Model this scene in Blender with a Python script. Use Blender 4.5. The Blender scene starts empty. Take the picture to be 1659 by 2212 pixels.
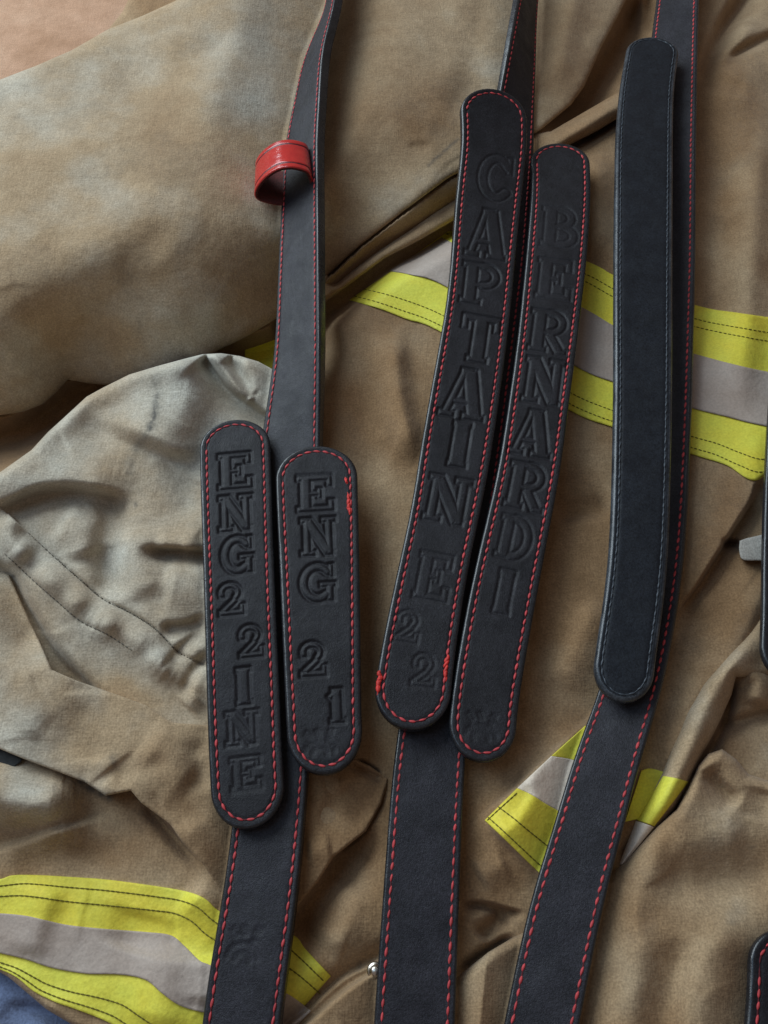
import bpy, math, random
import numpy as np
from mathutils import Vector

random.seed(7)
rng = np.random.default_rng(11)
S = bpy.context.scene
COL = S.collection

# ------------------------------------------------------------------ camera, light, exposure
TILT = math.radians(27.0)
FPX = 1855.0                      # focal length, in the design's pixel units (1659 x 2212)
CU, CV = 829.5, 1106.0
CAMH = 0.47                       # camera above the straps' level
ZS = 0.100                        # the straps' level above the floor
cam_d = bpy.data.cameras.new('camera')
cam = bpy.data.objects.new('camera', cam_d)
COL.objects.link(cam)
cam.location = (0, 0, ZS + CAMH)
cam.rotation_euler = (TILT, 0, 0)
cam_d.sensor_fit = 'VERTICAL'
cam_d.sensor_height = 24.0
cam_d.lens = FPX / 2212.0 * 24.0
cam_d.clip_start = 0.01
cam_d.clip_end = 50
S.camera = cam

world = bpy.data.worlds.new('World')
S.world = world
world.use_nodes = True
bg = world.node_tree.nodes['Background']
bg.inputs[0].default_value = (1.0, 0.83, 0.74, 1)
bg.inputs[1].default_value = 0.155

def area(name, loc, target, size, power, color):
    d = bpy.data.lights.new(name, 'AREA')
    d.shape = 'RECTANGLE'
    d.size, d.size_y = size
    d.energy = power
    d.color = color
    o = bpy.data.objects.new(name, d)
    COL.objects.link(o)
    o.location = loc
    o.rotation_euler = (Vector(target) - Vector(loc)).to_track_quat('-Z', 'Y').to_euler()
    return o

area('window_light', (-1.15, 1.35, 1.12), (0, 0.25, 0.05), (1.5, 1.3), 41, (0.80, 0.93, 1.0))
area('sky_light', (-0.75, 0.35, 1.75), (0, 0.25, 0.05), (0.9, 0.9), 4.5, (0.42, 0.69, 1.0))

S.view_settings.view_transform = 'Standard'
S.view_settings.look = 'None'
S.view_settings.exposure = 0.0
S.view_settings.gamma = 1.0
S.render.filter_size = 1.9
S.cycles.max_bounces = 6
S.cycles.diffuse_bounces = 3

# ------------------------------------------------------------------ picture <-> place
def P(u, v, h):
    """point of the place at height h (mm above the straps' level) seen at design pixel (u, v)"""
    u = np.asarray(u, float); v = np.asarray(v, float); h = np.asarray(h, float) * 0.001
    x = (u - CU) / FPX
    y = -(v - CV) / FPX
    c, s = math.cos(TILT), math.sin(TILT)
    yy = c * y + s
    zz = s * y - c
    t = (h - CAMH) / zz
    return np.stack([x * t, yy * t, h + ZS + 0 * u], -1)

# ------------------------------------------------------------------ object helpers
def link(o, parent=None):
    COL.objects.link(o)
    if parent is not None:
        o.parent = parent
        o.matrix_parent_inverse = parent.matrix_world.inverted()
    return o

def empty(name, loc, label, cat, group=None):
    o = bpy.data.objects.new(name, None)
    o.empty_display_size = 0.01
    COL.objects.link(o)
    o.location = loc
    o['label'] = label
    o['category'] = cat
    if group:
        o['group'] = group
    bpy.context.view_layer.update()
    return o

def mesh_obj(name, verts, faces, mat, parent=None, smooth=True, attrs=None, mats=None, midx=None):
    me = bpy.data.meshes.new(name)
    verts = np.asarray(verts, np.float32)
    if isinstance(faces, np.ndarray):
        n = faces.shape[1]
        me.vertices.add(len(verts))
        me.vertices.foreach_set('co', verts.ravel())
        me.loops.add(faces.size)
        me.loops.foreach_set('vertex_index', faces.astype(np.int32).ravel())
        me.polygons.add(len(faces))
        me.polygons.foreach_set('loop_start', np.arange(0, faces.size, n, dtype=np.int32))
        me.polygons.foreach_set('loop_total', np.full(len(faces), n, np.int32))
        me.update(calc_edges=True)
    else:
        me.from_pydata([tuple(p) for p in verts], [], faces)
    me.validate()
    for m in (mats or [mat]):
        me.materials.append(m)
    if midx is not None:
        me.polygons.foreach_set('material_index', np.asarray(midx, np.int32))
    me.polygons.foreach_set('use_smooth', np.full(len(me.polygons), smooth))
    for k, a in (attrs or {}).items():
        at = me.attributes.new(k, 'FLOAT', 'POINT')
        at.data.foreach_set('value', np.asarray(a, np.float32))
    o = bpy.data.objects.new(name, me)
    link(o, parent)
    return o

# ------------------------------------------------------------------ materials
def new_mat(name):
    m = bpy.data.materials.new(name)
    m.use_nodes = True
    nt = m.node_tree
    return m, nt, nt.nodes['Principled BSDF']

def N(nt, kind, **kw):
    n = nt.nodes.new(kind)
    for k, v in kw.items():
        setattr(n, k, v)
    return n

def noise(nt, scale, detail=3, rough=0.55, vec=None):
    n = N(nt, 'ShaderNodeTexNoise')
    n.inputs['Scale'].default_value = scale
    n.inputs['Detail'].default_value = detail
    n.inputs['Roughness'].default_value = rough
    if vec is not None:
        nt.links.new(vec, n.inputs['Vector'])
    return n

def ramp(nt, src, stops):
    r = N(nt, 'ShaderNodeValToRGB')
    e = r.color_ramp.elements
    while len(e) < len(stops):
        e.new(0.5)
    for k, (p, c) in enumerate(stops):
        e[k].position = p
        e[k].color = (*c, 1) if len(c) == 3 else c
    nt.links.new(src, r.inputs[0])
    return r

def mixc(nt, fac, a, b, mode='MIX'):
    m = N(nt, 'ShaderNodeMix', data_type='RGBA', blend_type=mode)
    for sock, val in ((m.inputs['Factor'], fac), (m.inputs['A'], a), (m.inputs['B'], b)):
        if hasattr(val, 'links'):
            nt.links.new(val, sock)
        elif isinstance(val, (int, float)):
            sock.default_value = val
        else:
            sock.default_value = (*val, 1)
    return m.outputs['Result']

def bump(nt, bsdf, src, strength, dist, prev=None):
    b = N(nt, 'ShaderNodeBump')
    b.inputs['Strength'].default_value = strength
    b.inputs['Distance'].default_value = dist
    nt.links.new(src, b.inputs['Height'])
    if prev is not None:
        nt.links.new(prev, b.inputs['Normal'])
    nt.links.new(b.outputs[0], bsdf.inputs['Normal'])
    return b.outputs[0]

def fabric(name, dark, mid, pale, stain=True):
    m, nt, b = new_mat(name)
    tc = N(nt, 'ShaderNodeTexCoord')
    v = tc.outputs['Object']
    n1 = noise(nt, 13, 5, 0.6, v)
    if stain:
        wa = N(nt, 'ShaderNodeAttribute', attribute_name='wear_and_light')
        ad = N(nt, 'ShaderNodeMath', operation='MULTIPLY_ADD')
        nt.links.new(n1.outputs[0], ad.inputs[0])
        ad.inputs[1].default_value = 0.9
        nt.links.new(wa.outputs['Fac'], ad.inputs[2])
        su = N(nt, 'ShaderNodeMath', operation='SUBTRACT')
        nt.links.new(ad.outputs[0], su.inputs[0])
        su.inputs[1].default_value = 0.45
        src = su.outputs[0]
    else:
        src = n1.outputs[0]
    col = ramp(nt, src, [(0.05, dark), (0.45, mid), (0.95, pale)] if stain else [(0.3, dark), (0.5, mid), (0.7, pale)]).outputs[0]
    n2 = noise(nt, 46, 6, 0.65, v)
    col = mixc(nt, 0.7, col, ramp(nt, n2.outputs[0], [(0.32, (0.80, 0.76, 0.71)), (0.66, (1.08, 1.08, 1.08))]).outputs[0], 'MULTIPLY')
    n3 = noise(nt, 900, 2, 0.5, v)
    g = ramp(nt, n3.outputs[0], [(0.30, (0.70, 0.69, 0.68)), (0.70, (1.17, 1.17, 1.17))]).outputs[0]
    col = mixc(nt, 0.8, col, g, 'MULTIPLY')
    if stain:
        at = N(nt, 'ShaderNodeAttribute', attribute_name='stain')
        n4 = noise(nt, 220, 4, 0.7, v)
        mu = N(nt, 'ShaderNodeMath', operation='MULTIPLY')
        r4 = ramp(nt, n4.outputs[0], [(0.34, (0.25,) * 3), (0.62, (1,) * 3)]).outputs[0]
        nt.links.new(at.outputs['Fac'], mu.inputs[0])
        nt.links.new(r4, mu.inputs[1])
        col = mixc(nt, mu.outputs[0], col, (0.085, 0.083, 0.078))
    nt.links.new(col, b.inputs['Base Color'])
    b.inputs['Roughness'].default_value = 0.92
    b.inputs['Specular IOR Level'].default_value = 0.15
    b.inputs['Sheen Weight'].default_value = 0.12
    b.inputs['Sheen Roughness'].default_value = 0.6
    # warp and weft: short threads drawn out along and across the cloth
    thr = []
    for sx, sy in ((1.0, 0.09), (0.09, 1.0)):
        mp = N(nt, 'ShaderNodeMapping')
        mp.inputs['Scale'].default_value = (sx, sy, 0.5)
        mp.inputs['Rotation'].default_value = (0, 0, 0.5)
        nt.links.new(v, mp.inputs['Vector'])
        thr.append(noise(nt, 1100, 2, 0.5, mp.outputs[0]).outputs[0])
    wv = N(nt, 'ShaderNodeMath', operation='ADD')
    nt.links.new(thr[0], wv.inputs[0])
    nt.links.new(thr[1], wv.inputs[1])
    w2 = N(nt, 'ShaderNodeMath', operation='MULTIPLY')
    nt.links.new(wv.outputs[0], w2.inputs[0])
    w2.inputs[1].default_value = 0.5
    wr = ramp(nt, w2.outputs[0], [(0.36, (0.80, 0.79, 0.77)), (0.64, (1.14, 1.14, 1.14))])
    old = b.inputs['Base Color'].links[0].from_socket
    nt.links.new(mixc(nt, 0.50, old, wr.outputs[0], 'MULTIPLY'), b.inputs['Base Color'])
    p = bump(nt, b, w2.outputs[0], 0.5, 0.0007)
    n5 = noise(nt, 120, 4, 0.6, v)
    bump(nt, b, n5.outputs[0], 0.35, 0.0022, p)
    return m

M = {}
M['canvas'] = fabric('tan_canvas', (0.335, 0.205, 0.105), (0.455, 0.332, 0.206), (0.56, 0.545, 0.475))
M['carpet'] = fabric('carpet', (0.44, 0.25, 0.15), (0.52, 0.31, 0.20), (0.58, 0.37, 0.25), stain=False)
M['denim'] = fabric('blue_cotton', (0.11, 0.15, 0.27), (0.15, 0.20, 0.34), (0.20, 0.25, 0.40), stain=False)
M['greytab'] = fabric('grey_cotton', (0.40, 0.38, 0.35), (0.50, 0.48, 0.44), (0.56, 0.54, 0.50), stain=False)

def lime(name, a, b_):
    m, nt, b = new_mat(name)
    tc = N(nt, 'ShaderNodeTexCoord')
    v = tc.outputs['Object']
    n1 = noise(nt, 22, 4, 0.6, v)
    col = ramp(nt, n1.outputs[0], [(0.36, a), (0.64, b_)]).outputs[0]
    n3 = noise(nt, 700, 2, 0.5, v)
    col = mixc(nt, 0.7, col, ramp(nt, n3.outputs[0], [(0.3, (0.82,) * 3), (0.7, (1.08,) * 3)]).outputs[0], 'MULTIPLY')
    nt.links.new(col, b.inputs['Base Color'])
    b.inputs['Roughness'].default_value = 0.6
    b.inputs['Specular IOR Level'].default_value = 0.3
    n5 = noise(nt, 260, 3, 0.6, v)
    bump(nt, b, n5.outputs[0], 0.35, 0.0012)
    return m

M['lime'] = lime('lime_trim', (0.86, 0.72, 0.07), (0.82, 0.80, 0.10))
M['silver'] = lime('silver_trim', (0.45, 0.355, 0.295), (0.51, 0.425, 0.365))
M['cream'] = lime('cream_trim', (0.88, 0.74, 0.60), (0.90, 0.80, 0.68))

def leather(name, c0, c1, rough=0.5, grain=0.35, spec=0.5, speck=1.0):
    m, nt, b = new_mat(name)
    tc = N(nt, 'ShaderNodeTexCoord')
    v = tc.outputs['Object']
    n1 = noise(nt, 60, 4, 0.6, v)
    col = ramp(nt, n1.outputs[0], [(0.35, c0), (0.65, c1)]).outputs[0]
    gr = noise(nt, 850, 2, 0.6, v)
    col = mixc(nt, 1.0, col, ramp(nt, gr.outputs[0], [(0.30, (1 - 0.45 * speck,) * 3), (0.70, (1 + 0.5 * speck,) * 3)]).outputs[0], 'MULTIPLY')
    sp = noise(nt, 420, 5, 0.75, v)                        # scuffs and lint
    big = noise(nt, 28, 3, 0.6, v)
    ms = N(nt, 'ShaderNodeMath', operation='MULTIPLY')
    nt.links.new(ramp(nt, sp.outputs[0], [(0.60, (0, 0, 0)), (0.74, (1, 1, 1))]).outputs[0], ms.inputs[0])
    nt.links.new(ramp(nt, big.outputs[0], [(0.42, (0.05 * speck,) * 3), (0.66, (0.55 * speck,) * 3)]).outputs[0], ms.inputs[1])
    col = mixc(nt, ms.outputs[0], col, tuple(min(0.9, 2.2 * c + 0.022) for c in c1))
    nt.links.new(col, b.inputs['Base Color'])
    n2 = noise(nt, 90, 4, 0.6, v)
    rr = ramp(nt, n2.outputs[0], [(0.3, (rough - 0.07,) * 3), (0.7, (rough + 0.10,) * 3)]).outputs[0]
    nt.links.new(rr, b.inputs['Roughness'])
    b.inputs['Specular IOR Level'].default_value = spec
    n3 = noise(nt, 1500, 3, 0.6, v)
    p = bump(nt, b, n3.outputs[0], grain, 0.0004)
    n4 = noise(nt, 70, 3, 0.5, v)
    bump(nt, b, n4.outputs[0], 0.30, 0.0025, p)
    return m

M['leather'] = leather('black_leather', (0.0100, 0.0094, 0.0122), (0.0180, 0.0172, 0.0215), 0.52, 0.7, 0.30)
M['edge'] = leather('burnished_leather_edge', (0.012, 0.013, 0.016), (0.02, 0.021, 0.025), 0.27, 0.25, 0.55)
M['strap_leather'] = leather('black_strap_leather', (0.0145, 0.0140, 0.0190), (0.0250, 0.0240, 0.0315), 0.50, 0.7, 0.32)
M['highlight_edge'] = leather('highlit_leather_edge', (0.020, 0.024, 0.030), (0.060, 0.068, 0.080), 0.28, 0.3, 0.5)  # lighter rim colour, paints in the highlight along the blank tag's bevel
M['leather_smooth'] = leather('smooth_black_leather', (0.0085, 0.0105, 0.0150), (0.0125, 0.0155, 0.0215), 0.46, 0.3, 0.30)
M['red_leather'] = leather('red_leather', (0.46, 0.022, 0.022), (0.56, 0.035, 0.028), 0.17, 0.04, 0.6, 0.15)
M['red_crease'] = leather('dark_red_crease', (0.10, 0.008, 0.012), (0.15, 0.012, 0.016), 0.4, 0.1)  # darker red for the loop's two pressed grooves
M['red_inner'] = leather('red_leather_inside', (0.07, 0.009, 0.009), (0.11, 0.014, 0.012), 0.75, 0.5)

def plain(name, c, rough, metal=0.0, spec=0.4):
    m, nt, b = new_mat(name)
    tc = N(nt, 'ShaderNodeTexCoord')
    n1 = noise(nt, 260, 3, 0.6, tc.outputs['Object'])
    col = ramp(nt, n1.outputs[0], [(0.32, tuple(x * 0.72 for x in c)), (0.68, tuple(min(1, x * 1.2) for x in c))]).outputs[0]
    nt.links.new(col, b.inputs['Base Color'])
    b.inputs['Roughness'].default_value = rough
    b.inputs['Metallic'].default_value = metal
    b.inputs['Specular IOR Level'].default_value = spec
    return m

M['thread'] = plain('red_thread', (0.56, 0.062, 0.070), 0.65)
M['thread_dark'] = plain('dark_red_thread', (0.10, 0.010, 0.016), 0.8)
M['thread_bright'] = plain('bright_red_thread', (0.66, 0.040, 0.032), 0.6)
M['black_thread'] = plain('black_thread', (0.050, 0.060, 0.075), 0.4)
M['olive_thread'] = plain('olive_thread', (0.17, 0.145, 0.02), 0.85)
M['grey_thread'] = plain('grey_thread', (0.16, 0.14, 0.11), 0.85)
M['metal'] = plain('snap_metal', (0.62, 0.56, 0.48), 0.30, 1.0)
M['webbing'] = plain('black_webbing', (0.025, 0.027, 0.028), 0.85)

# ------------------------------------------------------------------ cloth: height over the view grid
STEP = 3.0
uu = np.arange(-300, 1960 + 1, STEP)
vv = np.arange(-260, 2480 + 1, STEP)
U, V = np.meshgrid(uu, vv)

def seg_dist(pts, u=None, v=None):
    """distance to a polyline, side (+ right of travel) and run along it"""
    u = U if u is None else u
    v = V if v is None else v
    best = np.full(u.shape, 1e9)
    side = np.zeros(u.shape)
    run = np.zeros(u.shape)
    acc = 0.0
    tot = sum(math.hypot(b[0] - a[0], b[1] - a[1]) for a, b in zip(pts, pts[1:]))
    for a, b in zip(pts, pts[1:]):
        du, dv = b[0] - a[0], b[1] - a[1]
        L2 = du * du + dv * dv
        L = math.sqrt(L2)
        t = np.clip(((u - a[0]) * du + (v - a[1]) * dv) / L2, 0, 1)
        d = np.hypot(u - a[0] - t * du, v - a[1] - t * dv)
        c = (du * (v - a[1]) - dv * (u - a[0])) / L
        k = d < best - 1e-6
        best = np.where(k, d, best)
        side = np.where(k, c, side)
        run = np.where(k, (acc + t * L) / tot, run)
        acc += L
    return best, side, run

def smooth_pts(pts, n=6):
    """Catmull-Rom through the points"""
    p = np.asarray(pts, float)
    q = np.vstack([2 * p[0] - p[1], p, 2 * p[-1] - p[-2]])
    out = []
    for i in range(len(p) - 1):
        a, b, c, d = q[i], q[i + 1], q[i + 2], q[i + 3]
        for k in range(n):
            t = k / n
            out.append(0.5 * ((2 * b) + (c - a) * t + (2 * a - 5 * b + 4 * c - d) * t * t + (3 * b - a - 3 * c + d) * t ** 3))
    out.append(p[-1])
    return [tuple(x) for x in out]

def fold(pts, amp, wl, wr, kind='g', taper=0.26):
    d, s, r = seg_dist(smooth_pts(pts, 4))
    w = np.where(s > 0, wr, wl)
    f = np.exp(-(d / w) ** 2) if kind == 'g' else np.exp(-d / w)
    if taper:
        e = np.clip(np.minimum(r, 1 - r) / taper, 0, 1)
        f = f * e * e * (3 - 2 * e)
    return amp * f

def poly_sd(pts):
    """signed distance to a polygon, positive inside"""
    pts = list(pts)
    d, _, _ = seg_dist(pts + [pts[0]])
    ins = np.zeros(U.shape, bool)
    n = len(pts)
    for i in range(n):
        (x0, y0), (x1, y1) = pts[i], pts[(i + 1) % n]
        if y0 == y1:
            continue
        c = ((y0 > V) != (y1 > V)) & (U < (x1 - x0) * (V - y0) / (y1 - y0) + x0)
        ins ^= c
    return np.where(ins, d, -d)

def vnoise(scale, seed):
    r = np.random.default_rng(seed)
    nu = int((uu[-1] - uu[0]) / scale) + 3
    nv = int((vv[-1] - vv[0]) / scale) + 3
    g = r.uniform(-1, 1, (nv, nu))
    x = (U - uu[0]) / scale
    y = (V - vv[0]) / scale
    i, j = x.astype(int), y.astype(int)
    a, b = x - i, y - j
    a = a * a * a * (a * (a * 6 - 15) + 10)
    b = b * b * b * (b * (b * 6 - 15) + 10)
    return (g[j, i] * (1 - a) + g[j, i + 1] * a) * (1 - b) + (g[j + 1, i] * (1 - a) + g[j + 1, i + 1] * a) * b

def crumple(seed, a=1.6):
    return a * (vnoise(190, seed) + 0.45 * vnoise(85, seed + 1) + 0.12 * vnoise(38, seed + 2)) + 0.10 * vnoise(15, seed + 3)

def creases(seed, n, amp, ulo, uhi, vlo, vhi, ang, spread):
    r = np.random.default_rng(seed)
    h = np.zeros(U.shape)
    for _ in range(n):
        cu, cv = r.uniform(ulo, uhi), r.uniform(vlo, vhi)
        a = math.radians(ang + r.normal(0, spread))
        L = r.uniform(30, 110)
        b = r.normal(0, 0.25)
        p = [(cu + math.cos(a + b * t) * L * t, cv + math.sin(a + b * t) * L * t) for t in (-1, -0.4, 0.3, 1)]
        wl, wr = (r.uniform(5, 9), r.uniform(18, 40))
        if r.random() < 0.5:
            wl, wr = wr, wl
        lo = slice(max(0, int((cv - L - 120 - vv[0]) / STEP)), max(0, int((cv + L + 120 - vv[0]) / STEP)))
        lu = slice(max(0, int((cu - L - 120 - uu[0]) / STEP)), max(0, int((cu + L + 120 - uu[0]) / STEP)))
        d_, s_, r_ = seg_dist(smooth_pts(p, 4), U[lo, lu], V[lo, lu])
        e = np.clip(np.minimum(r_, 1 - r_) / 0.4, 0, 1)
        h[lo, lu] += amp * r.choice((-1, 1)) * r.uniform(0.4, 1) * np.exp(-(d_ / np.where(s_ > 0, wr, wl)) ** 2) * e * e * (3 - 2 * e)
    return h

def softmin(a, b, k=2.2):
    return -k * np.logaddexp(-a / k, -b / k)

def smoothstep(x):
    x = np.clip(x, 0, 1)
    return x * x * (3 - 2 * x)

def sheet(name, h, sd, parent, mat, R=10, D=3.0, skirt=20.0, stain=None, wear_and_light=None):
    """cloth sheet over the region sd > 0: its rim is snapped to the outline, rolls down (R px, D mm) and turns under by skirt mm"""
    gv, gu = np.gradient(sd, STEP)
    gl = np.hypot(gu, gv) + 1e-6
    snap = sd < 0.35 * STEP
    uS = np.where(snap, U - sd * gu / gl, U)
    vS = np.where(snap, V - sd * gv / gl, V)
    sdn = np.where(snap, 0.0, sd)
    a = np.clip(sdn / R, 0, 1)
    hh = h - D * (1 - np.sqrt(np.clip(1 - (1 - a) ** 2, 0, 1)))
    ins = ~snap
    cell = ins[:-1, :-1] | ins[:-1, 1:] | ins[1:, 1:] | ins[1:, :-1]
    ids = np.arange(U.size).reshape(U.shape)
    q = np.stack([ids[:-1, :-1], ids[1:, :-1], ids[1:, 1:], ids[:-1, 1:]], -1)[cell]
    used, inv = np.unique(q, return_inverse=True)
    q = inv.reshape(-1, 4)
    uf, vf, hf = uS.ravel()[used], vS.ravel()[used], hh.ravel()[used]
    co = P(uf, vf, hf)
    ed = np.vstack([q[:, [0, 1]], q[:, [1, 2]], q[:, [2, 3]], q[:, [3, 0]]])
    key = np.sort(ed, 1)
    kk = key[:, 0].astype(np.int64) * len(used) + key[:, 1]
    _, first, cnt = np.unique(kk, return_index=True, return_counts=True)
    be = ed[first[cnt == 1]]
    bv, binv = np.unique(be, return_inverse=True)
    binv = binv.reshape(-1, 2)
    n0 = len(co)
    co = np.vstack([co, P(uf[bv], vf[bv], hf[bv] - skirt)])
    q = np.vstack([q, np.stack([be[:, 1], be[:, 0], binv[:, 0] + n0, binv[:, 1] + n0], -1)])
    z = np.zeros(U.shape)
    at = {}
    for k_, arr in (('stain', stain), ('wear_and_light', wear_and_light)):
        f = (z if arr is None else arr).ravel()[used]
        at[k_] = np.r_[f, f[bv]]
    return mesh_obj(name, co, q, mat, parent, attrs=at)

def sample(h, u, v):
    x = np.clip((np.asarray(u, float) - uu[0]) / STEP, 0, len(uu) - 1.001)
    y = np.clip((np.asarray(v, float) - vv[0]) / STEP, 0, len(vv) - 1.001)
    i, j = x.astype(int), y.astype(int)
    a, b = x - i, y - j
    return (h[j, i] * (1 - a) + h[j, i + 1] * a) * (1 - b) + (h[j + 1, i] * (1 - a) + h[j + 1, i + 1] * a) * b

# ---- station lists of straps and tags: (u, v, h) of the left edge and of the right edge
STRAPS = {
 'a': [(715,-200,0,724,-200,37),(705,0,0,719,0,36.5),(652,125,0,690,125,34),(613,300,0,684,300,28),(600,553,-1,688,553,22),
       (592,753,-2,690,753,17),(578,850,-3,690,850,12),(567,913,-3,690,913,7),(545,1100,-6,690,1100,0),(530,1350,-6,685,1350,-4),
       (512,1674,-4,664,1674,-2),(498,1809,-2,654,1809,0),(487,1899,-1,645,1899,1),(472,1979,0,637,1979,2),(452,2079,0,621,2079,2),
       (435,2209,0,605,2209,2),(412,2400,0,585,2400,2)],
 'b': [(1150,-200,34,1180,-200,0),(1124,0,34,1165,0,0),(1104,100,30,1163,100,0),(1086,190,22,1160,190,-2),(1058,310,6,1157,310,-6),
       (1030,553,-5,1140,553,-7),(975,900,-6,1098,900,-6),(915,1250,-6,1050,1250,-6),(855,1600,-3,1007,1600,-3),(847,1660,-2,1003,1660,-2),
       (833,1860,0,995,1860,0),(822,2000,1,990,2000,1),(808,2209,1,984,2209,1),(795,2400,1,975,2400,1)],
 'c': [(1432,-200,0,1520,-200,14),(1418,0,0,1508,0,14),(1405,80,0,1507,80,12),(1400,300,-6,1503,300,8),(1398,553,-8,1502,553,4),
       (1392,853,-8,1494,853,4),(1375,1103,-8,1484,1103,4),(1350,1256,-8,1472,1256,4),(1312,1431,-5,1442,1431,5),(1294,1501,-4,1428,1501,5),
       (1257,1586,-2,1400,1586,5),(1229,1659,-1,1378,1659,5),(1199,1784,0,1350,1784,5),(1162,1884,0,1320,1884,5),(1134,1984,0,1297,1984,5),
       (1089,2209,0,1252,2209,5),(1050,2400,0,1215,2400,5)],
}
TAGS = {
 'engine': ((505,905,6), [(431,1000,7,586,1000,7),(434,1106,7,588,1106,7),(442,1356,7,598,1356,7),(447,1556,7,608,1556,7),(452,1680,7,610,1680,7)], (540,1790,7)),
 'eng': ((682,962,9), [(594,1050,9,773,1050,9),(598,1106,9,775,1106,9),(605,1256,9,777,1256,9),(613,1456,9,780,1456,9),(619,1560,9,779,1560,9)], (705,1673,9)),
 'captain': ((1064,190,34), [(1003,290,27,1144,290,18),(985,420,18,1128,420,12),(976,553,14,1114,553,9),(966,653,13,1106,653,9),(938,803,12,1088,803,9),(906,978,11,1063,978,9),
             (888,1103,10,1039,1103,9),(858,1231,9,1010,1231,9),(838,1331,9,996,1331,9),(814,1440,9,978,1440,9)], (884,1576,9)),
 'bern': ((1209,308,8), [(1150,400,8,1279,400,8),(1137,553,8,1269,553,8),(1119,728,8,1249,728,8),(1101,853,8,1232,853,8),(1079,1003,8,1214,1003,8),
             (1055,1106,8,1195,1106,8),(1024,1231,8,1171,1231,8),(999,1356,8,1147,1356,8),(978,1480,8,1127,1480,8),(964,1570,8,1108,1570,8)], (1040,1645,8)),
 'blank': ((1415,78,20), [(1338,190,17,1456,190,20),(1330,300,20,1455,300,22),(1327,553,22,1454,553,24),(1327,853,22,1454,853,24),(1322,1103,21,1449,1103,23),
             (1315,1231,18,1444,1231,21),(1296,1356,14,1430,1356,18),(1279,1440,12,1411,1440,15)], (1342,1516,12)),
 'edge': ((1745,690,10), [(1668,800,10,1800,800,10),(1655,1000,10,1796,1000,10),(1649,1180,10,1794,1180,10),(1648,1380,9,1796,1380,9)], (1716,1478,8)),
 'corner': ((1704,2008,12), [(1629,2100,12,1800,2100,12),(1614,2212,12,1792,2212,12),(1597,2360,12,1780,2360,12)], (1690,2560,12)),
}

def footprint(st):
    return [(s[0], s[1]) for s in st] + [(s[3], s[4]) for s in reversed(st)]

press = np.full(U.shape, 1e9)
for st in STRAPS.values():
    sd = poly_sd(footprint(st))
    press = np.minimum(press, -8.0 + np.clip(-sd - 4, 0, 1e9) * 0.17)
for key, (a, st, b) in TAGS.items():
    sd = poly_sd([(a[0], a[1])] + footprint(st)[:len(st)] + [(b[0], b[1])] + footprint(st)[len(st):])
    press = np.minimum(press, -1.0 + np.clip(-sd - 4, 0, 1e9) * 0.17)

# ---- outlines of the cloth layers
S_low = [(-320,905),(0,897),(52,889),(92,873),(120,849),(147,820),(190,828),(260,836),(350,818),(430,788),(470,757),(530,729),(594,690),(650,645),(709,594),(775,533),(867,460),
         (966,386),(1070,330),(1164,284),(1233,227),(1262,187),(1300,100),(1334,37),(1372,-40),(1420,-280)]
S_top = [(600,-280),(440,-40),(378,2),(308,34),(232,64),(156,108),(78,142),(0,172),(-320,310)]
C_top = [(-320,1110),(-80,1050),(0,1020),(40,992),(68,972),(104,933),(135,905),(187,857),(223,837),(279,809),(339,791),(398,775),(438,765),(478,763),(518,769),(558,781),(588,797)]
C_rest = [(640,840),(665,950),(690,1200),(690,1500),(640,1720),(520,1730),(300,1640),(100,1500),(-320,1500)]
D_out = [(-320,1130),(-60,1195),(0,1228),(20,1243),(48,1305),(85,1385),(112,1447),(167,1471),(223,1490),(279,1510),(316,1524),(349,1546),(371,1561),(445,1566),(560,1580),
         (640,1640),(620,1800),(560,1930),(500,1950),(474,1925),(441,1870),(393,1818),(368,1781),(305,1734),(283,1708),(228,1719),(184,1690),(125,1667),(48,1638),(0,1618),(-320,1500)]
Q_out = [(700,2500),(800,2300),(880,2190),(940,2145),(991,2107),(1056,2056),(1128,2013),(1230,1950),(1347,1863),(1420,1786),(1462,1748),(1488,1701),(1509,1654),(1530,1628),(1560,1618),
         (1590,1640),(1617,1672),(1659,1686),(1740,1690),(1980,1650),(1980,2500)]
B_out = [(330,-300),(290,-30),(265,25),(235,62),(300,300),(0,500),(-320,600),(-320,1900),(-150,2035),(0,2100),(20,2112),(60,2146),(100,2180),(150,2210),(250,2258),(400,2340),(600,2500),(1980,2500),(1980,-300)]
sdS = poly_sd(S_low + S_top)
sdC = poly_sd(C_top + C_rest)
sdD = poly_sd(D_out)
sdQ = poly_sd(Q_out)
sdB = poly_sd(B_out)

# ---- back panel (everything the rest lies on)
hB = -14 + crumple(3, 1.5)
hB += fold([(-300,970),(0,955),(110,900),(190,850),(400,800),(560,770),(640,735),(740,700)], -84, 74, 66, taper=0.10)
hB += fold([(600,745),(720,672),(780,622),(838,576),(900,545),(963,508),(1080,440),(1180,372)], -42, 60, 22, taper=0.05)
hB += fold([(1140,345),(1236,312),(1293,282),(1330,258),(1420,215)], -12, 5, 12)
hB += fold([(1420,-60),(1370,40),(1300,150),(1230,230),(1150,300)], -34, 60, 34)
hB += fold([(1388,-40),(1386,90)], 5, 12, 12)
hB += fold([(1640,-80),(1600,0),(1559,68),(1528,140),(1500,200)], -20, 30, 16)
hB += fold([(1640,40),(1560,105),(1520,180)], 7, 22, 30)
hB += fold([(1720,70),(1659,84),(1596,117),(1560,150)], -9, 9, 14)
hB += fold([(1720,100),(1640,130),(1580,190),(1560,260)], 6, 60, 60)
hB += fold([(1640,180),(1630,400),(1610,700),(1590,930)], 9, 40, 70)
hB += fold([(1560,240),(1555,500),(1550,800)], -5, 60, 60)
hB += fold([(1480,190),(1560,185),(1620,200)], -3, 20, 40)
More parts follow.
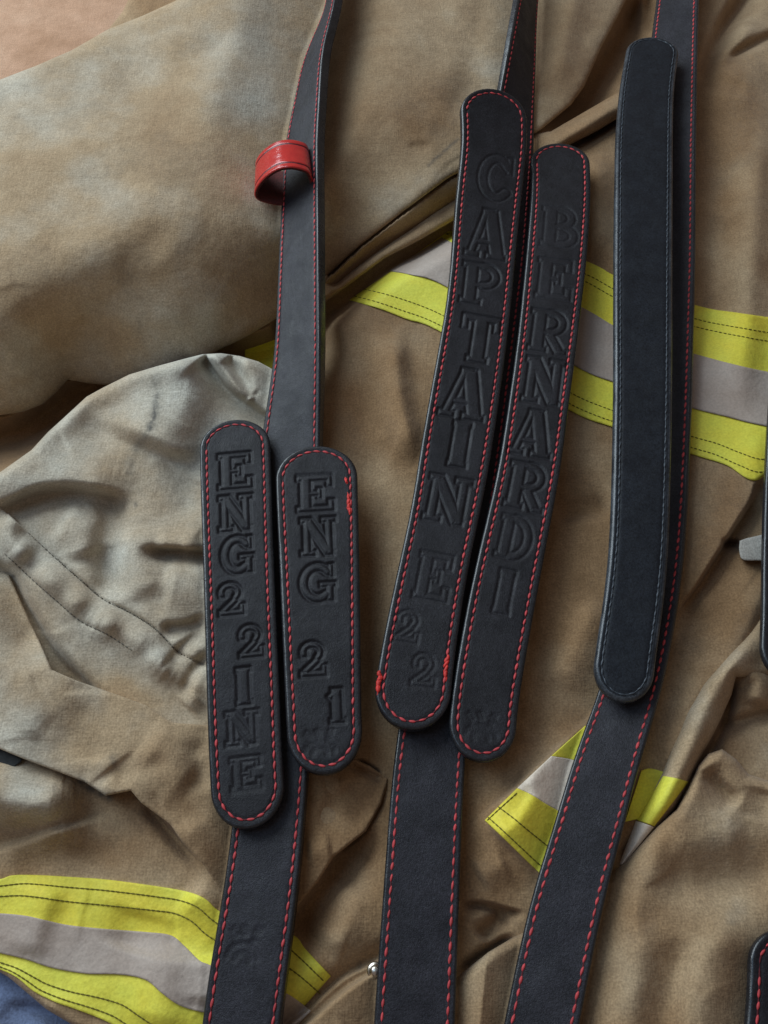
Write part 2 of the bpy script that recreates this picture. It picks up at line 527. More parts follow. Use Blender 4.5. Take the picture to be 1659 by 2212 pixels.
# edge of the upper panel at the right
hB += fold([(1440,1345),(1497,1268),(1534,1211),(1575,1147),(1617,1079),(1634,1038),(1690,1010),(1900,960)], 13, 150, 7)
hB += fold([(1445,1352),(1504,1272),(1541,1215),(1583,1152),(1627,1084),(1650,1050)], -8, 4, 22)
hB += fold([(1556,1175),(1600,1176)], -14, 9, 10)
hB += fold([(1690,1160),(1625,1320),(1585,1400),(1535,1475),(1500,1560),(1470,1640),(1450,1720)], 10, 34, 62)
hB += fold([(1600,1440),(1582,1456),(1572,1530),(1555,1578),(1525,1640),(1494,1700)], -14, 14, 14)
hB += fold([(1540,1575),(1617,1553),(1700,1530)], -10, 14, 22)
hB += fold([(1600,1450),(1640,1470),(1625,1530)], 9, 30, 26)
hB += fold([(1400,1420),(1460,1350),(1520,1290)], -5, 40, 40)
# middle strips between the straps
hB += fold([(850,690),(860,850),(900,1010)], 9, 26, 40)
hB += fold([(760,700),(790,900),(800,1300),(800,1560)], -6, 40, 40)
hB += fold([(1190,1118),(1260,1108),(1330,1100)], -7, 34, 14)
hB += fold([(1200,1500),(1260,1380),(1300,1280)], 8, 40, 60)
hB += fold([(1180,1700),(1120,1640),(1100,1580)], 4, 40, 40)
hB += fold([(1290,320),(1290,560)], 6, 30, 30)
# below the tags, between straps a and b
hB += fold([(768,1640),(800,1658),(826,1676)], -6, 6, 12)
hB += fold([(836,1690),(823,1736),(789,1794),(753,1823),(716,1854)], -4, 5, 5)
hB += fold([(790,1760),(745,1840),(695,1925),(640,2000),(600,2060)], -20, 60, 26)
hB += fold([(760,1700),(735,1760)], -4, 16, 22)
hB += fold([(690,1720),(790,1770)], -3.5, 18, 12)
hB += fold([(770,1900),(735,2000),(700,2060)], 6, 40, 60)
hB += fold([(900,2030),(840,2065),(805,2086),(753,2112),(709,2147),(665,2188),(620,2222),(560,2290)], 11, 120, 6)
hB += fold([(900,2050),(845,2080),(809,2095),(757,2124),(714,2158),(670,2198),(625,2235),(560,2300)], -15, 6, 42, taper=0.1)
hB += fold([(760,2230),(700,2260)], 4, 30, 30)
# bottom left: lit piece, dark piece, hem
hB += fold([(-200,1670),(0,1715),(110,1745),(210,1745)], 24, 80, 62)
hB += fold([(-150,1850),(0,1823),(92,1793),(184,1764),(250,1745)], -9, 40, 10)
hB += fold([(0,1880),(150,1850),(300,1850)], -4, 40, 40)
hB += fold([(300,1720),(370,1800),(440,1880)], -8, 10, 18)
hB += fold([(400,1915),(455,1955),(520,2010)], 9, 60, 40)
hB += fold([(370,2030),(350,2160),(330,2240)], 5, 70, 60)
hB += fold([(480,2060),(470,2180)], 6, 60, 60)
hB += fold([(120,1900),(80,2000),(60,2080)], 4, 30, 60)
hB += fold([(300,1960),(270,2060)], -4, 60, 50)
hB += fold([(0,2090),(60,2140),(150,2200)], 2, 30, 10)
# cuff between straps b and c
hB += fold([(1010,1800),(1041,1765),(1116,1701),(1188,1632),(1257,1572),(1330,1500)], 6, 6, 60)
hB += fold([(1040,1860),(1085,1815),(1165,1735),(1245,1645),(1310,1570)], 13, 62, 120)
hB += fold([(1041,1765),(1120,1842),(1165,1885),(1230,1940)], 4, 90, 6)
hB += fold([(1150,1690),(1120,1740),(1080,1790)], -3, 20, 20)
hB += fold([(1100,1860),(1030,1900)], 5, 40, 40)
hB += fold([(985,1950),(1040,1953),(1077,1962),(1137,1976)], -9, 5, 16)
hB += fold([(1030,2030),(1075,1990),(1100,1970)], -11, 20, 22)
hB += fold([(985,2110),(1050,2060),(1120,2020)], -14, 14, 10)
hB += fold([(1340,1880),(1420,1790),(1480,1710)], -16, 26, 10)
hB -= 26 * smoothstep((sdC - 34) / 50) + 18 * smoothstep((sdD - 30) / 50)
hB += creases(501, 40, 1.3, -100, 1750, 600, 2300, -40, 40)
hB = softmin(hB, press)

# ---- rolled fold below the sleeve
F_low = [(668,684),(709,648),(770,603),(830,558),(900,522),(963,486),(1070,420),(1170,352),(1236,310),(1293,281),(1330,258),(1410,215)]
F_out = F_low + [(1440,150),(1380,178),(1329,203),(1260,243),(1190,284),(1120,290),(1000,320),(800,450),(690,560),(664,600)]
sdF = poly_sd(F_out)
hF = -30 + 22 * smoothstep((U - 1080) / 120) + crumple(131, 0.9)
hF += fold([(700,612),(775,555),(867,486),(966,412),(1070,352),(1120,320)], -30, 30, 15, taper=0.05)
hF += fold([(1150,332),(1236,288),(1321,236),(1400,195)], 6, 16, 14)
hF = softmin(hF, press)

# ---- cuff roll at the right
R_out = [(1700,1300),(1645,1310),(1606,1375),(1562,1428),(1515,1478),(1480,1540),(1452,1610),(1430,1672),(1404,1722),(1370,1774),(1336,1862),(1332,1888),(1390,1836),(1425,1790),
         (1460,1745),(1488,1692),(1516,1632),(1550,1568),(1580,1502),(1590,1462),(1640,1470),(1700,1460)]
sdR = poly_sd(R_out)
hR = -6 + crumple(161, 0.8)
hR += fold([(1700,1380),(1620,1400),(1570,1450),(1530,1520),(1500,1590),(1470,1660),(1435,1735),(1380,1820)], 12, 34, 34)
hR -= 4 * smoothstep((V - 1650) / 200)

# ---- strip of lining between the left straps
L_out = [(560,1600),(700,1610),(768,1640),(800,1655),(838,1682),(834,1700),(823,1736),(791,1795),(755,1824),(720,1852),(690,1900),(640,1960),(560,1990)]
sdL = poly_sd(L_out)
hL = -11 + crumple(151, 1.0)
hL += fold([(740,1640),(790,1665),(840,1690)], -5, 6, 10)
hL += fold([(735,1690),(770,1740),(800,1770)], -4, 12, 26)
hL += fold([(700,1640),(720,1720),(690,1800)], -4, 26, 20)
hL += fold([(660,1840),(720,1830)], 3, 30, 30)
hL = softmin(hL, press)

# ---- sleeve
d = np.clip(seg_dist(smooth_pts(S_low, 3))[0], 0, 1e9)
W = 330.0
rise = np.sin(np.clip(d / W, 0, 1) * math.pi / 2)
wright = smoothstep((U - 600) / 350)
Hh = 46 * (1 - wright) + 30 * wright
hS = -58 + 48 * wright + (76 - 62 * wright) * rise + crumple(21, 2.2)
hS += fold([(430,290),(300,460),(190,570),(0,690),(-200,780)], 6, 90, 80)
hS += fold([(380,440),(310,570),(250,680),(190,800),(130,960),(60,1150)], -11, 120, 100, taper=0.35)
hS += fold([(320,510),(420,640),(520,690)], 5, 60, 70)
hS += fold([(-100,520),(100,420),(350,200)], 4, 120, 120)
hS += fold([(210,230),(380,150),(560,60)], -3, 50, 60)
hS += fold([(420,420),(560,300),(640,160)], -2.5, 60, 60)
hS += fold([(760,-100),(740,60),(735,200)], -9, 20, 34)
hS += fold([(860,-100),(840,200),(800,420)], 4, 90, 90)
hS += fold([(1060,-60),(1030,120),(1000,280)], -4, 70, 40)
hS += fold([(1240,-100),(1210,80),(1170,200)], 7, 40, 40)
hS += creases(505, 18, 1.0, -100, 1250, -50, 800, -35, 30)
hS = softmin(hS, press)

# ---- left front panel
hC = -4 + crumple(41, 1.7)
hC += fold(C_top, 7, 60, 40)
hC += fold([(438,768),(406,809),(398,857),(374,917),(345,990)], 17, 60, 120, taper=0.18)
hC += fold([(436,766),(470,809),(498,845),(546,886),(600,920)], -17, 13, 40, taper=0.08)
hC += fold([(450,764),(478,806),(506,839),(548,866)], 11, 22, 10, taper=0.08)
hC += fold([(490,770),(520,812),(545,862)], -9, 16, 13, taper=0.08)
hC += fold([(520,775),(566,797),(600,810)], 4, 16, 22)
hC += fold([(390,960),(400,1050),(415,1130)], -5, 46, 40)
hC += fold([(-100,1080),(8,1072),(80,1040),(159,1034),(239,1048),(293,1072)], 12, 70, 22)
hC += fold([(-20,1120),(40,1088),(80,1074),(159,1070),(239,1082),(297,1092)], -8, 14, 30)
hC += fold([(120,1125),(170,1160),(190,1210)], 6, 60, 40)
hC += fold([(252,1050),(236,1120),(230,1200),(242,1310)], -10, 34, 30, taper=0.2)
hC += fold([(300,1130),(310,1230),(330,1300)], 6, 40, 60)
hC += fold([(290,1188),(350,1193),(440,1198),(560,1208)], -14, 11, 24)
hC += fold([(330,1178),(440,1180)], 5, 30, 8)
hC += fold([(350,1260),(420,1270),(460,1260)], 6, 40, 50)
# seam and puckered band
seam = [(60,1150),(131,1216),(171,1251),(223,1295),(279,1323),(335,1359),(382,1407),(438,1435),(520,1470)]
ds, ss, rs = seg_dist(smooth_pts(seam, 4))
band = np.exp(-((ds - 42) / 30.0) ** 2) * (ss > 0)
pk = np.sin(rs * 46 + 0.6 * np.sin(rs * 17)) * 0.6 + np.sin(rs * 27 + 1.7) * 0.5
hC += band * (7.5 + 4.6 * pk * np.clip(1 - rs, 0, 1) ** 0.3)
hC += fold(seam, -4.5, 4, 5, 'e')
hC += fold([(u - 50, v + 46) for u, v in seam[:6]], -2.6, 4, 5, 'e')
hC += fold([(-60,1215),(16,1240),(48,1300),(88,1368),(120,1418),(179,1478),(260,1530)], -16, 16, 44)
hC += fold([(440,1360),(390,1400),(350,1450)], -5, 18, 10)
hC += fold([(460,1400),(420,1450),(390,1510)], -6, 12, 14)
hC += fold([(430,1500),(400,1530)], 4, 22, 22)
hC += fold([(340,1355),(400,1352),(450,1330)], -8, 10, 26)
hC += smoothstep((V - 1330) / 150) * -4
hC += creases(502, 18, 1.7, -50, 480, 850, 1500, 35, 45)
hC = softmin(hC, press)

# ---- lower left flap
hD = 2 + crumple(61, 1.6)
hD += fold([(-100,1300),(20,1400),(100,1500),(180,1560)], 6, 80, 90)
hD += fold([(-100,1170),(10,1225),(44,1300),(80,1385),(105,1447)], -17, 60, 60, taper=0.25)
hD += fold([(300,1600),(360,1640),(430,1690)], 5, 60, 70)
hD += fold([(430,1590),(425,1650),(440,1720)], -4, 20, 26)
hD += fold([(230,1700),(300,1660),(380,1640)], -2.5, 26, 20)
hD += fold([(60,1560),(150,1600),(240,1650)], -3, 40, 40)
hD += fold([(400,1760),(450,1830),(490,1900)], 4, 40, 40)
hD += smoothstep((U - 250) / 250) * -5
hD += creases(503, 20, 1.8, -80, 560, 1300, 1850, 25, 40)
hD = softmin(hD, press)

# ---- lower right panel
hQ = 2 + crumple(81, 1.8)
hQ += fold(Q_out[3:18], 5, 20, 50)
hQ += fold([(1400,1880),(1484,1905),(1600,1895),(1720,1880)], -8, 60, 46)
hQ += fold([(1440,1840),(1526,1810),(1620,1800)], 5, 50, 60)
hQ += fold([(1500,2350),(1490,2200),(1540,2060),(1620,1960)], 8, 46, 90)
hQ += fold([(1440,2300),(1450,2120),(1480,2010)], -6, 60, 30)
hQ += fold([(1340,2300),(1380,2100),(1420,1980)], 6, 60, 60)
hQ += fold([(1531,1650),(1545,1690),(1600,1740)], -9, 16, 26)
hQ += fold([(1660,1700),(1640,1780)], -4, 40, 40)
hQ += fold([(1090,2060),(1070,2140),(1060,2260)], 5, 40, 60)
hQ += fold([(1010,2130),(1010,2260)], -5, 30, 30)
hQ += fold([(860,2200),(900,2180),(900,2300)], -4, 40, 40)
hQ += creases(504, 16, 1.2, 1000, 1750, 1700, 2350, -50, 35)
hQ = softmin(hQ, press)

# what lies under the sleeve stays under it
hB = np.maximum(hB, -97)
hB = np.where(sdS > -6, np.minimum(hB, hS - 9), hB)
hF = np.where(sdS > 2, np.minimum(hF, hS - 6), hF)

# ---- stains and worn marks (with a shape of their own)
st = np.zeros(U.shape)
def blot(pts, w, a):
    global st
    d_, _, _ = seg_dist(smooth_pts(pts, 4)) if len(pts) > 1 else (np.hypot(U - pts[0][0], V - pts[0][1]), 0, 0)
    st = np.maximum(st, a * np.exp(-(d_ / w) ** 2))
blot([(336,815),(340,850),(337,890),(324,925),(303,955),(283,990),(278,1020)], 11, 0.50)
blot([(338,858),(334,895),(322,928)], 9, 0.95)
blot([(244,1636),(248,1652)], 11, 0.55)
blot([(80,1610),(120,1620)], 14, 0.25)
blot([(175,1690),(205,1708),(235,1722)], 9, 0.9)
blot([(925,357),(958,328),(990,300)], 3.5, 0.8)
blot([(120,140),(170,190),(150,240)], 40, 0.12)
blot([(293,1090)], 6, 0.8)
blot([(28,1245)], 6, 0.6)
for k in range(90):
    cu, cv = rng.uniform(-100, 1750), rng.uniform(-50, 2300)
    a_ = rng.uniform(0, 6.28)
    L_ = rng.uniform(2, 22)
    blot([(cu, cv), (cu + L_ * math.cos(a_), cv + L_ * math.sin(a_))], rng.uniform(2.5, 6), rng.uniform(0.10, 0.34))
st = np.maximum(st, 0.16 * smoothstep((vnoise(120, 300) + 0.5 * vnoise(50, 301) - 0.25) / 0.5))

# ------------------------------------------------------------------ setting: the carpet
co = []
g = np.linspace(-1, 1, 60)
gx, gy = np.meshgrid(g * 3.0, g * 3.0 + 0.5)
co = np.stack([gx, gy, 0 * gx], -1).reshape(-1, 3)
ii = np.arange(60 * 60).reshape(60, 60)
fq = np.stack([ii[:-1, :-1], ii[:-1, 1:], ii[1:, 1:], ii[1:, :-1]], -1).reshape(-1, 4)
fl = mesh_obj('floor', co, fq, M['carpet'])
fl['kind'] = 'structure'
fl['label'] = 'salmon pink carpet under the coat at the top corner'

# ------------------------------------------------------------------ the coat
c0 = P(829, 1106, -100)
coat = empty('turnout_coat', tuple(c0), 'worn tan canvas firefighter coat with lime and silver bands spread under the straps', 'coat')
wn = 0.22 * vnoise(170, 400) + 0.12 * vnoise(70, 401)
sheet('back_panel', hB, sdB, coat, M['canvas'], R=12, D=4, skirt=40, stain=st, wear_and_light=0.10 + wn + 0.16 * smoothstep((V - 1250) / 400) + 0.15 * smoothstep((U - 1560) / 60) + 0.5 * np.exp(-((U - 40) / 170) ** 2 - ((V - 1735) / 80) ** 2))  # the gaussian paints a lit spot into the paleness at lower left
sheet('cuff_roll', hR, sdR, coat, M['canvas'], R=26, D=12, skirt=24, stain=st, wear_and_light=0.50 + wn)
sheet('lining_strip', hL, sdL, coat, M['canvas'], R=6, D=2, skirt=14, stain=st, wear_and_light=0.12 + wn)
sheet('inner_fold', hF, sdF, coat, M['canvas'], R=14, D=6, skirt=26, stain=st, wear_and_light=0.22 + wn)
sheet('sleeve', hS, sdS, coat, M['canvas'], R=22, D=4, skirt=50, stain=st, wear_and_light=0.52 - 0.14 * smoothstep((U - 560) / 240) + 0.7 * wn)
sheet('front_panel', hC, sdC, coat, M['canvas'], R=16, D=7, skirt=50, stain=st, wear_and_light=0.76 + 0.8 * wn - 0.28 * smoothstep((V - 1400) / 100))
sheet('pocket_flap', hD, sdD, coat, M['canvas'], R=5, D=1.6, skirt=14, stain=st, wear_and_light=0.66 + 0.7 * wn - 0.36 * smoothstep((U - 210) / 160))
sheet('side_panel', hQ, sdQ, coat, M['canvas'], R=24, D=10, skirt=30, stain=st, wear_and_light=0.33 + wn)

def curve_resample(pts, n):
    p = np.asarray(smooth_pts(pts, 8))
    L = np.r_[0, np.cumsum(np.hypot(*np.diff(p, axis=0).T))]
    t = np.linspace(0, L[-1], n)
    return np.stack([np.interp(t, L, p[:, 0]), np.interp(t, L, p[:, 1])], -1)

def patch(name, ca, cb, h, lift, mat, parent, n=160, m=14, skirt=1.8):
    """strip of cloth between two curves, lying on the height h"""
    A = curve_resample(ca, n)
    B = curve_resample(cb, n)
    s = np.linspace(0, 1, m)
    s = np.r_[0, s, 1]
    g = A[:, None] * (1 - s[None, :, None]) + B[:, None] * s[None, :, None]
    hh = sample(h, g[..., 0], g[..., 1]) + lift
    hh[:, 0] -= skirt
    hh[:, -1] -= skirt
    hh[0, :] -= skirt
    hh[-1, :] -= skirt
    co = P(g[..., 0], g[..., 1], hh).reshape(-1, 3)
    k = np.arange(n * (m + 2)).reshape(n, m + 2)
    f = np.stack([k[:-1, :-1], k[1:, :-1], k[1:, 1:], k[:-1, 1:]], -1).reshape(-1, 4)
    return mesh_obj(name, co, f, mat, parent)

def tube_dashes(name, lines, h, lift, mat, parent, dash=8, gap=3, r=0.55):
    """sewn lines, one part each: short round threads laid on the height h"""
    if len(lines) > 1:
        for ln in lines:
            tube_dashes(name, [ln], h, lift, mat, parent, dash, gap, r)
        return
    V_, F_ = [], []
    for ln in lines:
        p = curve_resample(ln, 400)
        L = np.r_[0, np.cumsum(np.hypot(*np.diff(p, axis=0).T))]
        t = 0.0
        while t + dash < L[-1]:
            ts = np.linspace(t, t + dash, 4)
            x = np.interp(ts, L, p[:, 0]); y = np.interp(ts, L, p[:, 1])
            c = P(x, y, sample(h, x, y) + lift)
            T = c[-1] - c[0]
            T = T / np.linalg.norm(T)
            A = np.cross(T, (0, 0, 1)); A /= np.linalg.norm(A)
            Nn = np.cross(A, T)
            b = len(V_)
            for q, rad in zip(c, (0.35, 1, 1, 0.35)):
                for a in range(5):
                    w = a * 2 * math.pi / 5
                    V_.append(q + (A * math.cos(w) + Nn * math.sin(w)) * r * rad * 0.001)
            for q in range(3):
                for a in range(5):
                    F_.append((b + q * 5 + a, b + q * 5 + (a + 1) % 5, b + q * 5 + 5 + (a + 1) % 5, b + q * 5 + 5 + a))
            t += dash + gap
    return mesh_obj(name, np.array(V_), np.array(F_), mat, parent)

def between(ca, cb, t, n=24):
    A = curve_resample(ca, n); B = curve_resample(cb, n)
    return [tuple(x) for x in A * (1 - t) + B * t]

# hem band, lower left
t_top = [(-200,1925),(-60,1905),(0,1899),(26,1891),(74,1890),(147,1894),(221,1899),(294,1908),(368,1919),(415,1929),(445,1943),(469,1965),(520,1995),(580,2005),(637,2022),(659,2049),(694,2087),(716,2110)]
t_y1 = [(-200,1985),(-60,1975),(0,1973),(55,1978),(96,1987),(147,1998),(221,2006),(313,2013),(368,2020),(397,2042),(430,2074),(450,2083),(500,2105),(560,2125),(619,2146),(665,2178),(672,2184)]
t_y2 = [(-200,2030),(-60,2045),(0,2059),(55,2072),(110,2090),(184,2103),(257,2105),(313,2116),(349,2145),(386,2171),(434,2186),(500,2200),(560,2225),(610,2250)]
t_bot = [(-200,2010),(-60,2070),(0,2094),(37,2112),(74,2142),(121,2165),(158,2178),(206,2196),(239,2211),(276,2234),(331,2262),(420,2300),(520,2330)]
tr = patch('reflective_trim', t_top, t_bot, hB, 1.0, M['lime'], coat, n=260, m=60)
patch('silver_strip', t_y1, t_y2, hB, 1.9, M['silver'], tr, n=240, m=24, skirt=1.2)
tube_dashes('stitching', [between(t_top, t_y1, 0.22), between(t_top, t_y1, 0.52), between(t_y2, t_bot, 0.60), between(t_y2, t_bot, 0.86)], hB, 1.25, M['olive_thread'], tr, 11, 0.0, 0.36)

# band across the right side
r_top = [(966,500),(1000,500),(1100,505),(1269,565),(1327,595),(1400,625),(1517,663),(1590,675),(1659,685),(1760,700),(1900,720)]
r_y1 = [(958,512),(966,519),(1100,580),(1269,670),(1329,705),(1400,735),(1514,768),(1590,788),(1659,803),(1760,820),(1900,840)]
r_y2 = [(838,585),(850,587),(885,593),(950,612),(1080,690),(1249,794),(1327,826),(1400,855),(1512,886),(1570,900),(1629,915),(1760,940),(1900,960)]
r_bot = [(752,648),(772,653),(829,670),(880,690),(935,708),(1060,780),(1234,888),(1324,923),(1400,950),(1507,985),(1570,1005),(1629,1038),(1690,1010),(1900,960)]
tr = patch('reflective_trim', r_top, r_bot, hB, 1.0, M['lime'], coat, n=260, m=60)
patch('silver_strip', r_y1, r_y2, hB, 1.9, M['silver'], tr, n=240, m=24, skirt=1.2)
tube_dashes('stitching', [between(r_top, r_y1, 0.28), between(r_top, r_y1, 0.44), between(r_y2, r_bot, 0.62), between(r_y2, r_bot, 0.86)], hB, 1.25, M['olive_thread'], tr, 8, 2, 0.36)

# cuff between the two straps
q_bot = [(1046,1771),(1085,1808),(1120,1842),(1165,1885),(1230,1940)]
q_y1 = [(1116,1702),(1150,1718),(1180,1737),(1230,1765),(1290,1800)]
q_y2 = [(1190,1633),(1236,1641),(1290,1660),(1340,1690)]
q_top = [(1264,1567),(1300,1590),(1350,1620)]
tr = patch('reflective_trim', q_bot, q_y1, hB, 1.0, M['lime'], coat, n=90, m=50)
tube_dashes('stitching', [between(q_bot, q_y1, 0.10), between(q_bot, q_y1, 0.42), [(1052,1772),(1080,1746),(1124,1706)]], hB, 1.25, M['olive_thread'], tr, 11, 0.0, 0.36)
patch('silver_strip', q_y1, q_y2, hB, 1.0, M['cream'], tr, n=90, m=40)
patch('reflective_trim', q_y2, q_top, hB, 1.0, M['lime'], coat, n=90, m=40)
hRd = hR - 12 * (1 - np.sqrt(np.clip(1 - (1 - np.clip(sdR / 26, 0, 1)) ** 2, 0, 1)))
tr = patch('reflective_trim', [(1432,1676),(1460,1681),(1488,1689)], [(1374,1771),(1393,1777),(1414,1785)], hRd, 1.2, M['lime'], coat, n=60, m=50)
patch('silver_strip', [(1373,1773),(1392,1779),(1413,1787)], [(1337,1868),(1343,1867),(1350,1863)], hRd, 1.2, M['cream'], tr, n=60, m=40)
patch('reflective_trim', [(1385,1664),(1405,1660),(1436,1668)], [(1350,1775),(1365,1772),(1385,1768)], hB, 1.2, M['lime'], coat, n=60, m=40)
patch('reflective_trim', [(528,756),(560,746),(604,730)], [(528,792),(560,796),(620,802)], hB, 1.0, M['lime'], coat, n=60, m=40)

seam2 = [(u - 50, v + 46) for u, v in seam[:6]]
# seam stitches on the front panel
tube_dashes('seam_stitching', [seam[:-2], seam2], hC, 0.4, M['grey_thread'], coat, 7, 3, 0.35)

# snap at the front edge
def lathe(name, prof, center, mat, parent, n=24):
    c = np.asarray(center)
    vs, fs = [], []
    for (r, z) in prof:
        for k in range(n):
            a = 2 * math.pi * k / n
            vs.append(c + np.array((r * math.cos(a), r * math.sin(a), z)) * 0.001)
    for i in range(len(prof) - 1):
        for k in range(n):
            fs.append((i * n + k, i * n + (k + 1) % n, (i + 1) * n + (k + 1) % n, (i + 1) * n + k))
    fs.append(tuple(range((len(prof) - 1) * n, len(prof) * n)))
    return mesh_obj(name, np.array(vs), [tuple(f) for f in fs], mat, parent)

lathe('snap', [(4.2, 0), (4.2, 1.2), (3.6, 1.8), (2.6, 2.0), (2.3, 4.2), (1.5, 4.8), (0.01, 4.9)], P(811, 2097, -10), M['metal'], coat)

def slab(name, pts, h0, h1, mat, parent):
    """small flat tab: outline in design pixels, between two heights"""
    p = np.asarray(smooth_pts(pts + [pts[0]], 5))[:-1]
    n = len(p)
    c = p.mean(0)
    rings = [(1.0, h0), (1.0, h1 - 0.6), (0.95, h1 - 0.15), (0.85, h1)]
    vs = np.vstack([P(c[0] + (p[:, 0] - c[0]) * s, c[1] + (p[:, 1] - c[1]) * s, np.full(n, h)) for s, h in rings])
    fs = []
    for i in range(len(rings) - 1):
        for k in range(n):
            fs.append((i * n + k, i * n + (k + 1) % n, (i + 1) * n + (k + 1) % n, (i + 1) * n + k))
    fs.append(tuple((len(rings) - 1) * n + k for k in range(n)))
    return mesh_obj(name, vs, fs, mat, parent)

slab('pull_tab', [(1598,1168),(1625,1160),(1700,1150),(1705,1210),(1640,1211),(1605,1209),(1597,1190)], -14, -2, M['greytab'], coat)
slab('hook_strip', [(-60,1596),(0,1615),(25,1624),(47,1640),(38,1652),(20,1664),(0,1676),(-60,1690)], -14, -2.0, M['webbing'], coat)

# ------------------------------------------------------------------ blue cloth under the hem
hK = -24 + crumple(91, 2.5)
hK += fold([(-60,2120),(60,2200),(160,2300)], 4, 30, 40)
hK += fold([(0,2170),(110,2190),(200,2260)], -4, 14, 24)
sdK = poly_sd([(-320,1900),(0,2020),(200,2140),(420,2300),(500,2480),(-320,2480)])
kb = sheet('blue_cloth', hK, sdK, None, M['denim'], R=10, D=3, skirt=30)
kb['label'] = 'faded blue cotton cloth peeping out below the coat hem'
kb['category'] = 'cloth'

# ------------------------------------------------------------------ leather strips
class Frame:
    """middle line, across and normal of a leather strip, by run along it (m)"""
    def __init__(self, stations, head=None, tail=None):
        PL = np.array([P(s[0], s[1], s[2]) for s in stations])
        PR = np.array([P(s[3], s[4], s[5]) for s in stations])
        C = (PL + PR) / 2
        W = PR - PL
        if head is not None:
            C = np.vstack([P(*head), C]); W = np.vstack([W[0], W])
        if tail is not None:
            C = np.vstack([C, P(*tail)]); W = np.vstack([W, W[-1]])
        K = np.hstack([C, W])
        q = np.r_[0, np.cumsum(np.linalg.norm(np.diff(C, axis=0), axis=1))]
        t = np.linspace(0, q[-1], 400)
        K = np.stack([np.interp(t, q, K[:, k]) for k in range(6)], -1)
        sg = 0.020 / (q[-1] / 399)                     # smooth over about 2 cm
        m = int(3 * sg)
        ker = np.exp(-0.5 * (np.arange(-m, m + 1) / sg) ** 2)
        ker /= ker.sum()
        pad = np.vstack([2 * K[0] - K[m:0:-1], K, 2 * K[-1] - K[-2:-m - 2:-1]])
        K = np.stack([np.convolve(pad[:, k], ker, 'valid') for k in range(6)], -1)
        C, W = K[:, :3], K[:, 3:]
        L = np.r_[0, np.cumsum(np.linalg.norm(np.diff(C, axis=0), axis=1))]
        T = np.gradient(C, L, axis=0)
        T /= np.linalg.norm(T, axis=1)[:, None]
        A = W - (W * T).sum(1)[:, None] * T
        hw = np.linalg.norm(A, axis=1)
        A /= hw[:, None]
        hw = hw / 2
        k = np.ones(9) / 9
        hw = np.convolve(np.pad(hw, 4, 'edge'), k, 'valid')
        self.L, self.C, self.A, self.hw = L, C, A, hw
        self.N = np.cross(T, A)
        self.T = T
        self.len = L[-1]
    def _i(self, arr, y):
        return np.stack([np.interp(y, self.L, arr[:, k]) for k in range(3)], -1)
    def at(self, x, y, z):
        x = np.asarray(x, float); y = np.asarray(y, float); z = np.asarray(z, float)
        return self._i(self.C, y) + self._i(self.A, y) * x[..., None] + self._i(self.N, y) * z[..., None]
    def half(self, y):
        return np.interp(y, self.L, self.hw)
    def local(self, p):
        k = np.argmin(((self.C - p) ** 2).sum(1))
        q = p - self.C[k]
        return float(q @ self.A[k]), float(self.L[k] + q @ self.T[k])

def box_sd(x, y, b):
    x0, y0, x1, y1, w = b
    dx, dy = x1 - x0, y1 - y0
    L = math.hypot(dx, dy)
    dx, dy = dx / L, dy / L
    cx, cy = (x0 + x1) / 2, (y0 + y1) / 2
    a = np.abs((x - cx) * dx + (y - cy) * dy) - L / 2
    c = np.abs(-(x - cx) * dy + (y - cy) * dx) - w / 2
    return np.hypot(np.maximum(a, 0), np.maximum(c, 0)) + np.minimum(np.maximum(a, c), 0)

def arc(cx, cy, rx, ry, a0, a1, w, n=16):
    return [('arc', cx, cy, rx, ry, a0, a1, w, n)]

def arc_sd(x, y, b, w_, h_):
    _, cx, cy, rx, ry, a0, a1, w, n = b
    p = [((cx + rx * math.cos(math.radians(a0 + (a1 - a0) * k / n))) * w_, (cy + ry * math.sin(math.radians(a0 + (a1 - a0) * k / n))) * h_) for k in range(n + 1)]
    d_, _, _ = seg_dist(p, x, y)
    return d_ - w * (w_ + h_) / 4

